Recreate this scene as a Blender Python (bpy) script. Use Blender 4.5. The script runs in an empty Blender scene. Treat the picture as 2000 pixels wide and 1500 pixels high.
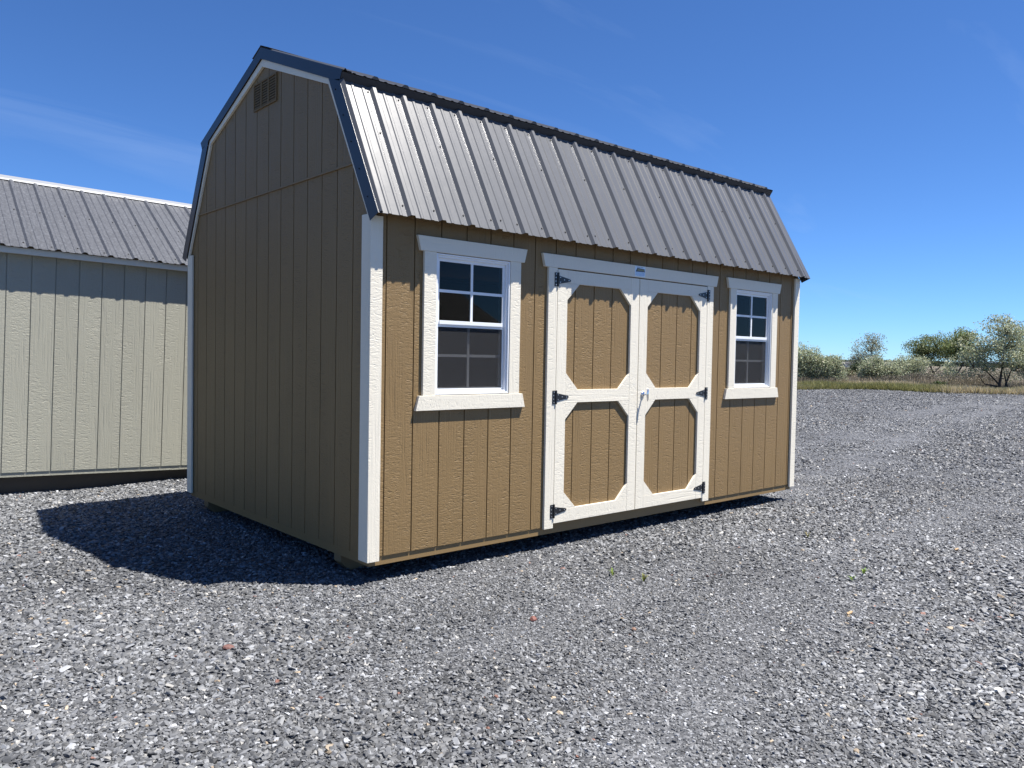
import bpy, math, random
import numpy as np
from mathutils import Matrix, Vector

random.seed(7)
rng = np.random.default_rng(7)
scene = bpy.context.scene
col = scene.collection
R = math.radians
GZ = 0.165                       # height of the siding's lower edge above the gravel

# ------------------------------------------------------------------ camera
yaw, pitch, roll = 0.71874, -0.03482, 0.01778
CAM = Vector((-2.48404, -4.12358, 1.22999 + GZ))
fwd = Vector((math.sin(yaw) * math.cos(pitch), math.cos(yaw) * math.cos(pitch), math.sin(pitch)))
rt = Vector((math.cos(yaw), -math.sin(yaw), 0))
up = rt.cross(fwd)
rt2 = rt * math.cos(roll) + up * math.sin(roll)
up2 = -rt * math.sin(roll) + up * math.cos(roll)
cd = bpy.data.cameras.new('camera')
cd.sensor_width = 36
cd.lens = 1551.33 / 2000 * 36
cd.clip_start = 0.05
cd.clip_end = 20000
cam = bpy.data.objects.new('camera', cd)
col.objects.link(cam)
m = Matrix((rt2, up2, -fwd)).transposed().to_4x4()
m.translation = CAM
cam.matrix_world = m
scene.camera = cam

# ------------------------------------------------------------------ sky, sun, exposure
SUN = Vector((0.335, -0.30, 1.0)).normalized()
w = bpy.data.worlds.new('World')
scene.world = w
w.use_nodes = True
nt = w.node_tree
bg = nt.nodes['Background']
sky = nt.nodes.new('ShaderNodeTexSky')
sky.sky_type = 'NISHITA'
sky.sun_disc = False
sky.sun_elevation = math.asin(SUN.z)
sky.sun_rotation = math.atan2(SUN.x, SUN.y)
sky.altitude = 300
sky.air_density = 0.7
sky.dust_density = 0.0
sky.ozone_density = 4.0
bg.inputs[1].default_value = 0.052
# thin high cirrus, laid out over the whole dome
tc = nt.nodes.new('ShaderNodeTexCoord')
sep = nt.nodes.new('ShaderNodeSeparateXYZ')
nt.links.new(tc.outputs['Generated'], sep.inputs[0])
addz = nt.nodes.new('ShaderNodeMath'); addz.operation = 'ADD'; addz.inputs[1].default_value = 0.12
nt.links.new(sep.outputs['Z'], addz.inputs[0])
dx = nt.nodes.new('ShaderNodeMath'); dx.operation = 'DIVIDE'
dy = nt.nodes.new('ShaderNodeMath'); dy.operation = 'DIVIDE'
for nd, o in ((dx, 'X'), (dy, 'Y')):
    nt.links.new(sep.outputs[o], nd.inputs[0]); nt.links.new(addz.outputs[0], nd.inputs[1])
cmb = nt.nodes.new('ShaderNodeCombineXYZ')
nt.links.new(dx.outputs[0], cmb.inputs[0]); nt.links.new(dy.outputs[0], cmb.inputs[1])
mp = nt.nodes.new('ShaderNodeMapping')
mp.inputs['Rotation'].default_value = (0, 0, R(-28))
mp.inputs['Scale'].default_value = (0.28, 1.15, 1)
mp.inputs['Location'].default_value = (3.1, 1.7, 0)
nt.links.new(cmb.outputs[0], mp.inputs[0])
cn = nt.nodes.new('ShaderNodeTexNoise')
cn.inputs['Scale'].default_value = 1.5
cn.inputs['Detail'].default_value = 7
cn.inputs['Roughness'].default_value = 0.58
cn.inputs['Distortion'].default_value = 0.7
nt.links.new(mp.outputs[0], cn.inputs['Vector'])
cr = nt.nodes.new('ShaderNodeMapRange')
cr.inputs['From Min'].default_value = 0.56
cr.inputs['From Max'].default_value = 0.86
cr.inputs['To Max'].default_value = 0.22
nt.links.new(cn.outputs['Fac'], cr.inputs['Value'])
cmix = nt.nodes.new('ShaderNodeMix'); cmix.data_type = 'RGBA'
cmix.inputs['B'].default_value = (4.6, 6.0, 8.6, 1)
nt.links.new(cr.outputs[0], cmix.inputs['Factor'])
tint = nt.nodes.new('ShaderNodeMix'); tint.data_type = 'RGBA'; tint.blend_type = 'MULTIPLY'
tint.inputs['Factor'].default_value = 1
tint.inputs['B'].default_value = (0.65, 0.98, 1.37, 1)      # the camera's colour rendering of a clear sky
nt.links.new(sky.outputs[0], tint.inputs['A'])
nt.links.new(tint.outputs['Result'], cmix.inputs['A'])
nt.links.new(cmix.outputs['Result'], bg.inputs[0])

sd = bpy.data.lights.new('sun', 'SUN')
sd.energy = 5.0
sd.angle = R(0.55)
sd.color = (1.0, 0.955, 0.89)
so = bpy.data.objects.new('sun', sd)
so.rotation_euler = (-SUN).to_track_quat('-Z', 'Y').to_euler()
so.location = (3, -3, 12)
col.objects.link(so)
vs = scene.view_settings
vs.view_transform = 'Standard'
vs.look = 'None'
vs.exposure = 1.22
vs.gamma = 1
vs.use_curve_mapping = False

# ------------------------------------------------------------------ helpers
class MB:
    """collects prisms; build() links them as one mesh object"""
    def __init__(s):
        s.v, s.f, s.m = [], [], []
    def add(s, vs_, fs, mi=0):
        b = len(s.v)
        s.v += [tuple(q) for q in vs_]
        s.f += [tuple(i + b for i in f) for f in fs]
        s.m += [mi] * len(fs)
        return s
    def box(s, x0, x1, y0, y1, z0, z1, mi=0):
        vv = [(x, y, z) for z in (z0, z1) for y in (y0, y1) for x in (x0, x1)]
        return s.add(vv, [(0, 2, 3, 1), (4, 5, 7, 6), (0, 1, 5, 4), (2, 6, 7, 3), (0, 4, 6, 2), (1, 3, 7, 5)], mi)
    def prism(s, poly, axis, a, b, mi=0):
        """poly: points in the other two axes (in x,y,z order); extruded along axis from a to b"""
        def P(q, t):
            r = list(q); r.insert(axis, t); return r
        n = len(poly)
        vv = [P(q, a) for q in poly] + [P(q, b) for q in poly]
        fs = [tuple(range(n - 1, -1, -1)), tuple(range(n, 2 * n))]
        fs += [(i, (i + 1) % n, n + (i + 1) % n, n + i) for i in range(n)]
        return s.add(vv, fs, mi)
    def tube(s, pts, rad, n=6, mi=0, cap=True):
        pts = [Vector(q) for q in pts]
        rings = []
        for i, q in enumerate(pts):
            d = (pts[min(i + 1, len(pts) - 1)] - pts[max(i - 1, 0)]).normalized()
            a = d.orthogonal().normalized(); c = d.cross(a)
            rr = rad[i] if isinstance(rad, (list, tuple)) else rad
            rings.append([q + (a * math.cos(2 * math.pi * k / n) + c * math.sin(2 * math.pi * k / n)) * rr for k in range(n)])
        vv = [q for r_ in rings for q in r_]
        fs = [(i * n + k, i * n + (k + 1) % n, (i + 1) * n + (k + 1) % n, (i + 1) * n + k) for i in range(len(pts) - 1) for k in range(n)]
        if cap:
            fs += [tuple(range(n - 1, -1, -1)), tuple(range((len(pts) - 1) * n, len(pts) * n))]
        return s.add(vv, fs, mi)
    def build(s, name, mats, parent=None, dz=GZ, bevel=0.0, smooth=False):
        me = bpy.data.meshes.new(name)
        me.from_pydata([(x, y, z + dz) for x, y, z in s.v], [], s.f)
        if not isinstance(mats, (list, tuple)):
            mats = [mats]
        for q in mats:
            me.materials.append(q)
        if len(mats) > 1:
            me.polygons.foreach_set('material_index', s.m)
        import bmesh
        bm = bmesh.new(); bm.from_mesh(me)
        bmesh.ops.recalc_face_normals(bm, faces=bm.faces)
        bm.to_mesh(me); bm.free()
        if smooth:
            me.polygons.foreach_set('use_smooth', [True] * len(me.polygons))
        o = bpy.data.objects.new(name, me)
        col.objects.link(o)
        if parent:
            o.parent = parent
        if bevel:
            b = o.modifiers.new('bevel', 'BEVEL'); b.width = bevel; b.segments = 2; b.limit_method = 'ANGLE'
        return o

def tag(o, label=None, cat=None, group=None, kind=None):
    for k, v in (('label', label), ('category', cat), ('group', group), ('kind', kind)):
        if v:
            o[k] = v
    return o

def empty(name, loc=(0, 0, 0), rot=(0, 0, 0)):
    o = bpy.data.objects.new(name, None)
    o.location = loc; o.rotation_euler = rot
    o.empty_display_size = 0.3
    col.objects.link(o)
    return o

def copy_tree(o, parent=None):
    c = o.copy(); col.objects.link(c); c.parent = parent
    for ch in o.children:
        copy_tree(ch, c)
    return c

# ------------------------------------------------------------------ materials
def newmat(name):
    mt = bpy.data.materials.new(name); mt.use_nodes = True
    return mt, mt.node_tree, mt.node_tree.nodes['Principled BSDF']

def N(t, kind, **kw):
    n = t.nodes.new('ShaderNode' + kind)
    for k, v in kw.items():
        if k in n.inputs:
            n.inputs[k].default_value = v
        else:
            setattr(n, k, v)
    return n

def math_(t, op, a, b=None, clamp=False):
    n = t.nodes.new('ShaderNodeMath'); n.operation = op; n.use_clamp = clamp
    for i, q in enumerate((a, b)):
        if q is None: continue
        if isinstance(q, (int, float)): n.inputs[i].default_value = q
        else: t.links.new(q, n.inputs[i])
    return n.outputs[0]

def plain(name, c, rough=0.6, metal=0.0, spec=0.5):
    mt, t, b = newmat(name)
    b.inputs['Base Color'].default_value = (*c, 1)
    b.inputs['Roughness'].default_value = rough
    b.inputs['Metallic'].default_value = metal
    b.inputs['Specular IOR Level'].default_value = spec
    n = N(t, 'TexNoise', Scale=35.0, Detail=4.0)
    tc = N(t, 'TexCoord'); t.links.new(tc.outputs['Object'], n.inputs['Vector'])
    mr = N(t, 'MapRange'); mr.inputs['To Min'].default_value = rough * .85; mr.inputs['To Max'].default_value = min(1, rough * 1.15)
    t.links.new(n.outputs['Fac'], mr.inputs['Value']); t.links.new(mr.outputs[0], b.inputs['Roughness'])
    return mt

def embossed(name, c, amp, rough=0.55, cvar=0.10, dirt=0.0, horiz=False):
    """painted engineered-wood siding / trim with pressed cedar grain: long streaks, cross ripples, a few knots"""
    mt, t, b = newmat(name)
    tc = N(t, 'TexCoord'); oi = N(t, 'ObjectInfo')
    sp = N(t, 'SeparateXYZ'); t.links.new(tc.outputs['Object'], sp.inputs[0])
    ac = math_(t, 'ADD', sp.outputs['X'], sp.outputs['Y'])
    rnd = math_(t, 'MULTIPLY', oi.outputs['Random'], 37.0)
    z = math_(t, 'ADD', sp.outputs['Z'], rnd)
    if horiz:
        ac, z = sp.outputs['Z'], math_(t, 'ADD', ac, rnd)
    def vec(sa, sz, off=0.0):
        c_ = N(t, 'CombineXYZ')
        t.links.new(math_(t, 'MULTIPLY', ac, sa), c_.inputs[0])
        t.links.new(math_(t, 'MULTIPLY', z, sz), c_.inputs[1])
        t.links.new(math_(t, 'ADD', rnd, off), c_.inputs[2])
        return c_.outputs[0]
    st = N(t, 'TexNoise', Scale=1.0, Detail=3.0, Roughness=0.55, Distortion=0.25); t.links.new(vec(75, 3.0), st.inputs['Vector'])
    rp = N(t, 'TexNoise', Scale=1.0, Detail=3.0, Roughness=0.6, Distortion=1.1); t.links.new(vec(20, 74, 5.0), rp.inputs['Vector'])
    sw = N(t, 'TexNoise', Scale=1.0, Detail=2.0, Roughness=0.5, Distortion=2.2); t.links.new(vec(48, 40, 11.0), sw.inputs['Vector'])
    mk = N(t, 'TexNoise', Scale=1.0, Detail=1.0); t.links.new(vec(11, 1.1, 21.0), mk.inputs['Vector'])
    mr = N(t, 'MapRange'); mr.inputs['From Min'].default_value = .36; mr.inputs['From Max'].default_value = .56
    t.links.new(mk.outputs['Fac'], mr.inputs['Value'])
    mx = N(t, 'Mix'); t.links.new(mr.outputs[0], mx.inputs['Factor'])
    t.links.new(st.outputs['Fac'], mx.inputs['A']); t.links.new(rp.outputs['Fac'], mx.inputs['B'])
    # ridged ripples: sharpen the pressed pattern
    h = math_(t, 'ADD', mx.outputs['Result'], math_(t, 'MULTIPLY', sw.outputs['Fac'], 0.35))
    fr = math_(t, 'PINGPONG', math_(t, 'MULTIPLY', h, 1.6), 1.0)
    hh = math_(t, 'ADD', math_(t, 'MULTIPLY', fr, 0.4), mx.outputs['Result'])
    bp = N(t, 'Bump', Strength=amp, Distance=0.0090); t.links.new(hh, bp.inputs['Height'])
    t.links.new(bp.outputs[0], b.inputs['Normal'])
    # colour: small tone shift per board and slow blotches
    bl = N(t, 'TexNoise', Scale=1.0, Detail=3.0); t.links.new(vec(3, 1.4, 31.0), bl.inputs['Vector'])
    tone = math_(t, 'ADD', math_(t, 'MULTIPLY', bl.outputs['Fac'], cvar), math_(t, 'MULTIPLY', oi.outputs['Random'], cvar * .6))
    tone = math_(t, 'ADD', tone, 1.0 - cvar * .8)
    if dirt:
        dn = N(t, 'TexNoise', Scale=1.0, Detail=5.0, Roughness=.7); t.links.new(vec(14, 9, 41.0), dn.inputs['Vector'])
        low = N(t, 'MapRange'); low.inputs['From Min'].default_value = GZ; low.inputs['From Max'].default_value = GZ + .35
        low.inputs['To Min'].default_value = 1.0; low.inputs['To Max'].default_value = 0.0
        t.links.new(sp.outputs['Z'], low.inputs['Value'])
        sl = math_(t, 'MULTIPLY', math_(t, 'MULTIPLY', dn.outputs['Fac'], low.outputs[0]), dirt)
        tone = math_(t, 'SUBTRACT', tone, sl)
    vm = N(t, 'Mix', data_type='RGBA', blend_type='MULTIPLY'); vm.inputs['Factor'].default_value = 1
    vm.inputs['A'].default_value = (*c, 1)
    cc = N(t, 'CombineColor')
    for i in range(3): t.links.new(tone, cc.inputs[i])
    t.links.new(cc.outputs[0], vm.inputs['B'])
    t.links.new(vm.outputs['Result'], b.inputs['Base Color'])
    b.inputs['Roughness'].default_value = rough
    b.inputs['Specular IOR Level'].default_value = 0.35
    return mt

def metal_sheet(name, c, rough, metal, mottled=0.0, spec=0.5):
    mt, t, b = newmat(name)
    tc = N(t, 'TexCoord')
    n = N(t, 'TexNoise', Scale=3.0, Detail=4.0); t.links.new(tc.outputs['Object'], n.inputs['Vector'])
    n2 = N(t, 'TexNoise', Scale=45.0, Detail=6.0, Roughness=.75); t.links.new(tc.outputs['Object'], n2.inputs['Vector'])
    f = math_(t, 'ADD', math_(t, 'MULTIPLY', n.outputs['Fac'], .18), .91)
    if mottled:
        mr = N(t, 'MapRange'); mr.inputs['From Min'].default_value = .46; mr.inputs['From Max'].default_value = .72
        mr.inputs['To Min'].default_value = 1 - mottled * .5; mr.inputs['To Max'].default_value = 1 + mottled * 1.6
        t.links.new(n2.outputs['Fac'], mr.inputs['Value'])
        f = math_(t, 'MULTIPLY', f, mr.outputs[0])
    vm = N(t, 'Mix', data_type='RGBA', blend_type='MULTIPLY'); vm.inputs['Factor'].default_value = 1
    vm.inputs['A'].default_value = (*c, 1)
    cc = N(t, 'CombineColor')
    for i in range(3): t.links.new(f, cc.inputs[i])
    t.links.new(cc.outputs[0], vm.inputs['B']); t.links.new(vm.outputs['Result'], b.inputs['Base Color'])
    b.inputs['Metallic'].default_value = metal
    b.inputs['Specular IOR Level'].default_value = spec
    rr = N(t, 'MapRange'); rr.inputs['To Min'].default_value = rough * .88; rr.inputs['To Max'].default_value = rough * 1.12
    t.links.new(n2.outputs['Fac'], rr.inputs['Value']); t.links.new(rr.outputs[0], b.inputs['Roughness'])
    wv = N(t, 'TexNoise', Scale=5.0, Detail=1.0); t.links.new(tc.outputs['Object'], wv.inputs['Vector'])
    bp = N(t, 'Bump', Strength=.12, Distance=.01); t.links.new(wv.outputs['Fac'], bp.inputs['Height'])
    t.links.new(bp.outputs[0], b.inputs['Normal'])
    return mt

def vcol(name, rough=0.8, spec=0.3, gain=1.0, trans=0.0):
    mt, t, b = newmat(name)
    a = N(t, 'Attribute'); a.attribute_name = 'tint'
    t.links.new(a.outputs['Color'], b.inputs['Base Color'])
    b.inputs['Roughness'].default_value = rough
    b.inputs['Specular IOR Level'].default_value = spec
    if trans:
        tr = N(t, 'BsdfTranslucent'); t.links.new(a.outputs['Color'], tr.inputs['Color'])
        ms = N(t, 'MixShader'); ms.inputs[0].default_value = trans
        t.links.new(b.outputs[0], ms.inputs[1]); t.links.new(tr.outputs[0], ms.inputs[2])
        t.links.new(ms.outputs[0], t.nodes['Material Output'].inputs['Surface'])
    return mt

M = {}
M['tan'] = embossed('tan_siding_paint', (0.216, 0.142, 0.0625), 0.85, dirt=.12)
M['tan_plain'] = embossed('tan_trim_paint', (0.216, 0.142, 0.0625), 0.15)
M['white'] = embossed('white_trim_paint', (0.73, 0.68, 0.565), 0.55, cvar=.05)
M['white_h'] = embossed('white_trim_paint_level_grain', (0.73, 0.68, 0.565), 0.55, cvar=.05, horiz=True)
M['sage'] = embossed('sage_beige_siding_paint', (0.345, 0.338, 0.275), 0.8, dirt=.10)
M['vinyl'] = plain('white_vinyl', (0.76, 0.78, 0.80), 0.35)
M['roof'] = metal_sheet('charcoal_roof_metal', (0.084, 0.087, 0.092), 0.32, 0.0, spec=.6)
M['shaded_metal'] = metal_sheet('shade_darkened_roof_metal', (0.026, 0.031, 0.040), 0.34, 0.0, spec=.4)  # roof metal darkened: shade on rake faces and drip trim painted in
M['old_roof'] = metal_sheet('weathered_grey_roof_metal', (0.066, 0.070, 0.079), 0.5, 0.0, mottled=.55)
M['cap_glare'] = metal_sheet('galvanised_cap_with_glare', (0.30, 0.31, 0.32), 0.4, 0.3)  # light galvanised tone stands in for sun glare on the ridge cap
M['wood'] = embossed('raw_framing_lumber', (0.34, 0.235, 0.13), 0.3)
M['inner'] = plain('interior_sheathing', (0.13, 0.09, 0.05), 0.85)
M['skid'] = embossed('treated_timber', (0.20, 0.135, 0.072), 0.3)
M['dark_skid'] = embossed('dark_treated_timber', (0.07, 0.055, 0.04), 0.3)
M['black'] = plain('black_powder_coat', (0.012, 0.013, 0.016), 0.38)
M['screw'] = plain('zinc_screw_heads', (0.55, 0.56, 0.58), 0.35, .8)
M['chrome'] = plain('chrome', (0.75, 0.76, 0.78), 0.12, 1.0)
M['vent'] = plain('brown_vent_plastic', (0.175, 0.118, 0.056), 0.7, spec=.2)
M['dark'] = plain('dark_rubber', (0.008, 0.008, 0.009), 0.7)
M['sk_white'] = plain('sticker_pale_blue', (0.62, 0.74, 0.86), 0.3)
M['sk_navy'] = plain('sticker_navy', (0.012, 0.03, 0.09), 0.3)
M['sk_gold'] = plain('sticker_olive_gold', (0.30, 0.25, 0.07), 0.3)
M['sk_blue'] = plain('sticker_blue', (0.05, 0.20, 0.42), 0.3)

def glass_mat():
    mt = bpy.data.materials.new('window_glass'); mt.use_nodes = True
    t = mt.node_tree; t.nodes.remove(t.nodes['Principled BSDF'])
    tr = N(t, 'BsdfTransparent'); tr.inputs[0].default_value = (.60, .62, .60, 1)
    gl = N(t, 'BsdfGlossy'); gl.inputs['Roughness'].default_value = 0.0
    fr = N(t, 'Fresnel'); fr.inputs['IOR'].default_value = 1.27
    ms = N(t, 'MixShader'); t.links.new(fr.outputs[0], ms.inputs[0])
    t.links.new(tr.outputs[0], ms.inputs[1]); t.links.new(gl.outputs[0], ms.inputs[2])
    t.links.new(ms.outputs[0], t.nodes['Material Output'].inputs['Surface'])
    return mt
M['glass'] = glass_mat()

def screen_mat():
    mt = bpy.data.materials.new('insect_screen'); mt.use_nodes = True
    t = mt.node_tree; b = t.nodes['Principled BSDF']
    b.inputs['Base Color'].default_value = (.021, .021, .022, 1); b.inputs['Roughness'].default_value = .7
    tr = N(t, 'BsdfTransparent')
    ms = N(t, 'MixShader'); ms.inputs[0].default_value = .48
    t.links.new(tr.outputs[0], ms.inputs[1]); t.links.new(b.outputs[0], ms.inputs[2])
    t.links.new(ms.outputs[0], t.nodes['Material Output'].inputs['Surface'])
    return mt
M['screen'] = screen_mat()

# ------------------------------------------------------------------ noise used for gravel tone and relief
def vnoise(x, y, s, seed):
    x = np.asarray(x, float) * s + seed * 17.31; y = np.asarray(y, float) * s + seed * 5.77
    xi = np.floor(x); yi = np.floor(y); fx = x - xi; fy = y - yi
    fx = fx * fx * (3 - 2 * fx); fy = fy * fy * (3 - 2 * fy)
    def h(a, b):
        q = np.sin(a * 127.1 + b * 311.7 + seed * 74.7) * 43758.5453
        return q - np.floor(q)
    return (h(xi, yi) * (1 - fx) + h(xi + 1, yi) * fx) * (1 - fy) + (h(xi, yi + 1) * (1 - fx) + h(xi + 1, yi + 1) * fx) * fy

TRACKS = [([(4.6, 0.05), (5.94, .49), (8.12, 1.1), (11.37, 1.81), (17.34, 3.1), (28.33, 5.31), (40, 7.6)], .42, 1.0),
          ([(7.6, 1.9), (9.79, 2.62), (14.58, 3.63), (23.24, 5.55), (34.71, 7.47)], .60, .8),
          ([(-.6, -2.6), (1.61, -1.71), (3.27, -1.39), (4.82, -1.28), (7.36, -1.34), (13, -2.2), (24, -4)], .30, .75),
          ([(-1.2, -3.0), (-.01, -2.24), (1.27, -2.08), (2.53, -2.04), (4.36, -2.2), (8, -3)], .24, .6),
          ([(-4, 1.2), (-1.75, .91), (-1.29, .72), (-.81, .07), (-.16, -.15), (.4, -.19), (1.46, -.2)], .20, .7),
          ([(-3.5, .4), (-1.97, -.59), (-1.53, -1.0), (-.76, -1.19), (.17, -1.12), (1.26, -1.06), (2.69, -.85), (5, -.6)], .22, .6)]
def track(x, y):
    """wheel tracks where the gravel is packed finer and paler"""
    x = np.asarray(x, float); y = np.asarray(y, float)
    t = np.zeros_like(x)
    for pl_, wd, st_ in TRACKS:
        dm = np.full_like(x, 1e9)
        for (x0, y0), (x1, y1) in zip(pl_, pl_[1:]):
            ex, ey = x1 - x0, y1 - y0
            u = np.clip(((x - x0) * ex + (y - y0) * ey) / (ex * ex + ey * ey), 0, 1)
            dm = np.minimum(dm, np.hypot(x - x0 - u * ex, y - y0 - u * ey))
        wob = wd * (.7 + .7 * vnoise(x, y, 1.3, 51))
        t = np.maximum(t, st_ * np.exp(-(dm / wob) ** 2) * (.45 + .55 * vnoise(x, y, .9, 52)))
    return t

def tone(x, y):
    return 0.70 + 0.24 * vnoise(x, y, .55, 1) + .20 * vnoise(x, y, 1.7, 2) + .42 * track(x, y)

def relief(x, y):
    d = np.hypot(np.asarray(x) - CAM.x, np.asarray(y) - CAM.y)
    f = np.clip((26 - d) / 12, 0, 1)
    shed = np.clip(np.maximum(np.maximum(-0.25 - x, x - 5.1), np.maximum(-.2 - y, y - 3.3)) / .6, 0, 1)
    return f * shed * (0.035 * (vnoise(x, y, .8, 5) - .5) + .018 * (vnoise(x, y, 2.6, 6) - .5) - .020 * track(x, y))

def lot_radius(th):
    """distance from the camera's standing point to the edge of the gravel, by bearing"""
    a = (math.degrees(th) + 180) % 360 - 180
    pts = [(-180, 62), (-60, 60), (-20, 58), (0, 48), (16, 45.2), (20, 44.6), (24.5, 46.3), (29, 42.4), (40, 44), (70, 40), (110, 45), (180, 62)]
    for (a0, r0), (a1, r1) in zip(pts, pts[1:]):
        if a0 <= a <= a1:
            return r0 + (r1 - r0) * (a - a0) / (a1 - a0)

# ------------------------------------------------------------------ the ground
def base_mat():
    mt, t, b = newmat('dry_steppe_soil')
    tc = N(t, 'TexCoord')
    n = N(t, 'TexNoise', Scale=.12, Detail=8.0, Roughness=.7); t.links.new(tc.outputs['Object'], n.inputs['Vector'])
    n2 = N(t, 'TexNoise', Scale=2.3, Detail=6.0, Roughness=.7); t.links.new(tc.outputs['Object'], n2.inputs['Vector'])
    f = math_(t, 'ADD', math_(t, 'MULTIPLY', n.outputs['Fac'], .6), math_(t, 'MULTIPLY', n2.outputs['Fac'], .4))
    cr = N(t, 'ValToRGB'); t.links.new(f, cr.inputs[0])
    e = cr.color_ramp.elements
    e[0].position = .35; e[0].color = (.085, .075, .05, 1)
    e[1].position = .66; e[1].color = (.125, .105, .075, 1)
    t.links.new(cr.outputs[0], b.inputs['Base Color']); b.inputs['Roughness'].default_value = .95
    bp = N(t, 'Bump', Strength=.6, Distance=.1); t.links.new(n2.outputs['Fac'], bp.inputs['Height']); t.links.new(bp.outputs[0], b.inputs['Normal'])
    return mt
g = MB()
rs_ = [0, 40, 120, 400, 1200, 4000, 11000]
for i in range(len(rs_) - 1):
    for k in range(48):
        a0, a1 = 2 * math.pi * k / 48, 2 * math.pi * (k + 1) / 48
        q = [(rs_[i + 1] * math.cos(a0), rs_[i + 1] * math.sin(a0), 0), (rs_[i + 1] * math.cos(a1), rs_[i + 1] * math.sin(a1), 0)]
        if i == 0:
            g.add([(0, 0, 0)] + q, [(0, 1, 2)])
        else:
            g.add([(rs_[i] * math.cos(a0), rs_[i] * math.sin(a0), 0)] + q + [(rs_[i] * math.cos(a1), rs_[i] * math.sin(a1), 0)], [(0, 1, 2, 3)])
o = g.build('ground', base_mat(), dz=-0.09)
tag(o, kind='structure', label='flat dry steppe ground beyond the gravel lot', cat='ground')

def gravel_mat():
    mt, t, b = newmat('crushed_basalt')
    tc = N(t, 'TexCoord')
    at = N(t, 'Attribute'); at.attribute_name = 'tint'
    v1 = N(t, 'TexVoronoi', Scale=46.0, Randomness=1.0); t.links.new(tc.outputs['Object'], v1.inputs['Vector'])
    v2 = N(t, 'TexVoronoi', Scale=105.0, Randomness=1.0); t.links.new(tc.outputs['Object'], v2.inputs['Vector'])
    sc_ = N(t, 'SeparateColor'); t.links.new(v1.outputs['Color'], sc_.inputs[0])
    sc2 = N(t, 'SeparateColor'); t.links.new(v2.outputs['Color'], sc2.inputs[0])
    f = math_(t, 'ADD', math_(t, 'MULTIPLY', sc_.outputs[0], .6), math_(t, 'MULTIPLY', sc2.outputs[0], .4))
    cr = N(t, 'ValToRGB'); t.links.new(f, cr.inputs[0])
    e = cr.color_ramp.elements
    e[0].position = .08; e[0].color = (.027, .029, .033, 1)
    e[1].position = .95; e[1].color = (.180, .184, .192, 1)
    k = cr.color_ramp.elements.new(.55); k.color = (.069, .072, .079, 1)
    vm = N(t, 'Mix', data_type='RGBA', blend_type='MULTIPLY'); vm.inputs['Factor'].default_value = 1
    t.links.new(cr.outputs[0], vm.inputs['A']); t.links.new(at.outputs['Color'], vm.inputs['B'])
    t.links.new(vm.outputs['Result'], b.inputs['Base Color'])
    b.inputs['Roughness'].default_value = .75
    b.inputs['Specular IOR Level'].default_value = .4
    h = math_(t, 'ADD', math_(t, 'MULTIPLY', sc_.outputs[1], .7), math_(t, 'MULTIPLY', sc2.outputs[1], .4))
    h = math_(t, 'SUBTRACT', h, math_(t, 'MULTIPLY', v1.outputs['Distance'], .9))
    bp = N(t, 'Bump', Strength=.9, Distance=.012); t.links.new(h, bp.inputs['Height']); t.links.new(bp.outputs[0], b.inputs['Normal'])
    return mt
NA = 720
radii = [0.3]
while radii[-1] < 1: radii.append(radii[-1] * 1.035 + .02)
nr = 170
ts = np.linspace(0, 1, nr)
th = np.linspace(0, 2 * math.pi, NA, endpoint=False)
Rmax = np.array([lot_radius(a) for a in th])
Rmax = Rmax * (1 + .010 * (vnoise(th * 60, th * 0, 1, 8) - .5) + .018 * (vnoise(th * 18, th * 0, 1, 9) - .5))
Rmax[-1] = Rmax[0]
rad = 0.15 * (Rmax[None, :] / 0.15) ** ts[:, None]
X = CAM.x + rad * np.cos(th)[None, :]; Y = CAM.y + rad * np.sin(th)[None, :]
Z = relief(X, Y)
Z[-1] = -0.085
vts = np.stack([X, Y, Z], -1).reshape(-1, 3)
vts = np.vstack([vts, [[CAM.x, CAM.y, 0]]])
ii = np.arange(nr - 1)[:, None] * NA; kk = np.arange(NA)[None, :]; k2 = (kk + 1) % NA
quads = np.stack([ii + kk, ii + NA + kk, ii + NA + k2, ii + k2], -1).reshape(-1, 4)
me = bpy.data.meshes.new('gravel_lot')
fl = quads.tolist() + [(len(vts) - 1, int(a), int(b_)) for a, b_ in zip(kk[0], k2[0])]
me.from_pydata(vts.tolist(), [], fl)
me.polygons.foreach_set('use_smooth', [True] * len(me.polygons))
ca = me.color_attributes.new('tint', 'FLOAT_COLOR', 'POINT')
tv = tone(vts[:, 0], vts[:, 1])
ca.data.foreach_set('color', np.stack([tv, tv, tv, np.ones_like(tv)], -1).astype(np.float32).ravel())
me.materials.append(gravel_mat())
o = bpy.data.objects.new('gravel_lot', me); col.objects.link(o)
tag(o, kind='structure', label='grey crushed gravel lot under the sheds', cat='gravel lot')

# ------------------------------------------------------------------ barn shed
L, W = 4.877, 3.04
YC = W / 2
T = 0.020                                   # trim thickness
SHED = empty('storage_shed')
tag(SHED, 'tan barn-style storage shed with white double doors, two windows and charcoal metal roof', 'shed')
BT = 0.009                                   # depth of a siding groove
GW = 0.0085                                  # width of a groove
prof = [(0.0, 2.09), (0.463, 2.945), (YC, 3.355)]      # gable outline (front half) under the roof
def top_at(y):
    if y > YC: y = W - y
    for (y0, z0), (y1, z1) in zip(prof, prof[1:]):
        if y0 <= y <= y1: return z0 + (z1 - z0) * (y - y0) / (y1 - y0)
    return prof[0][1]

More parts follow.
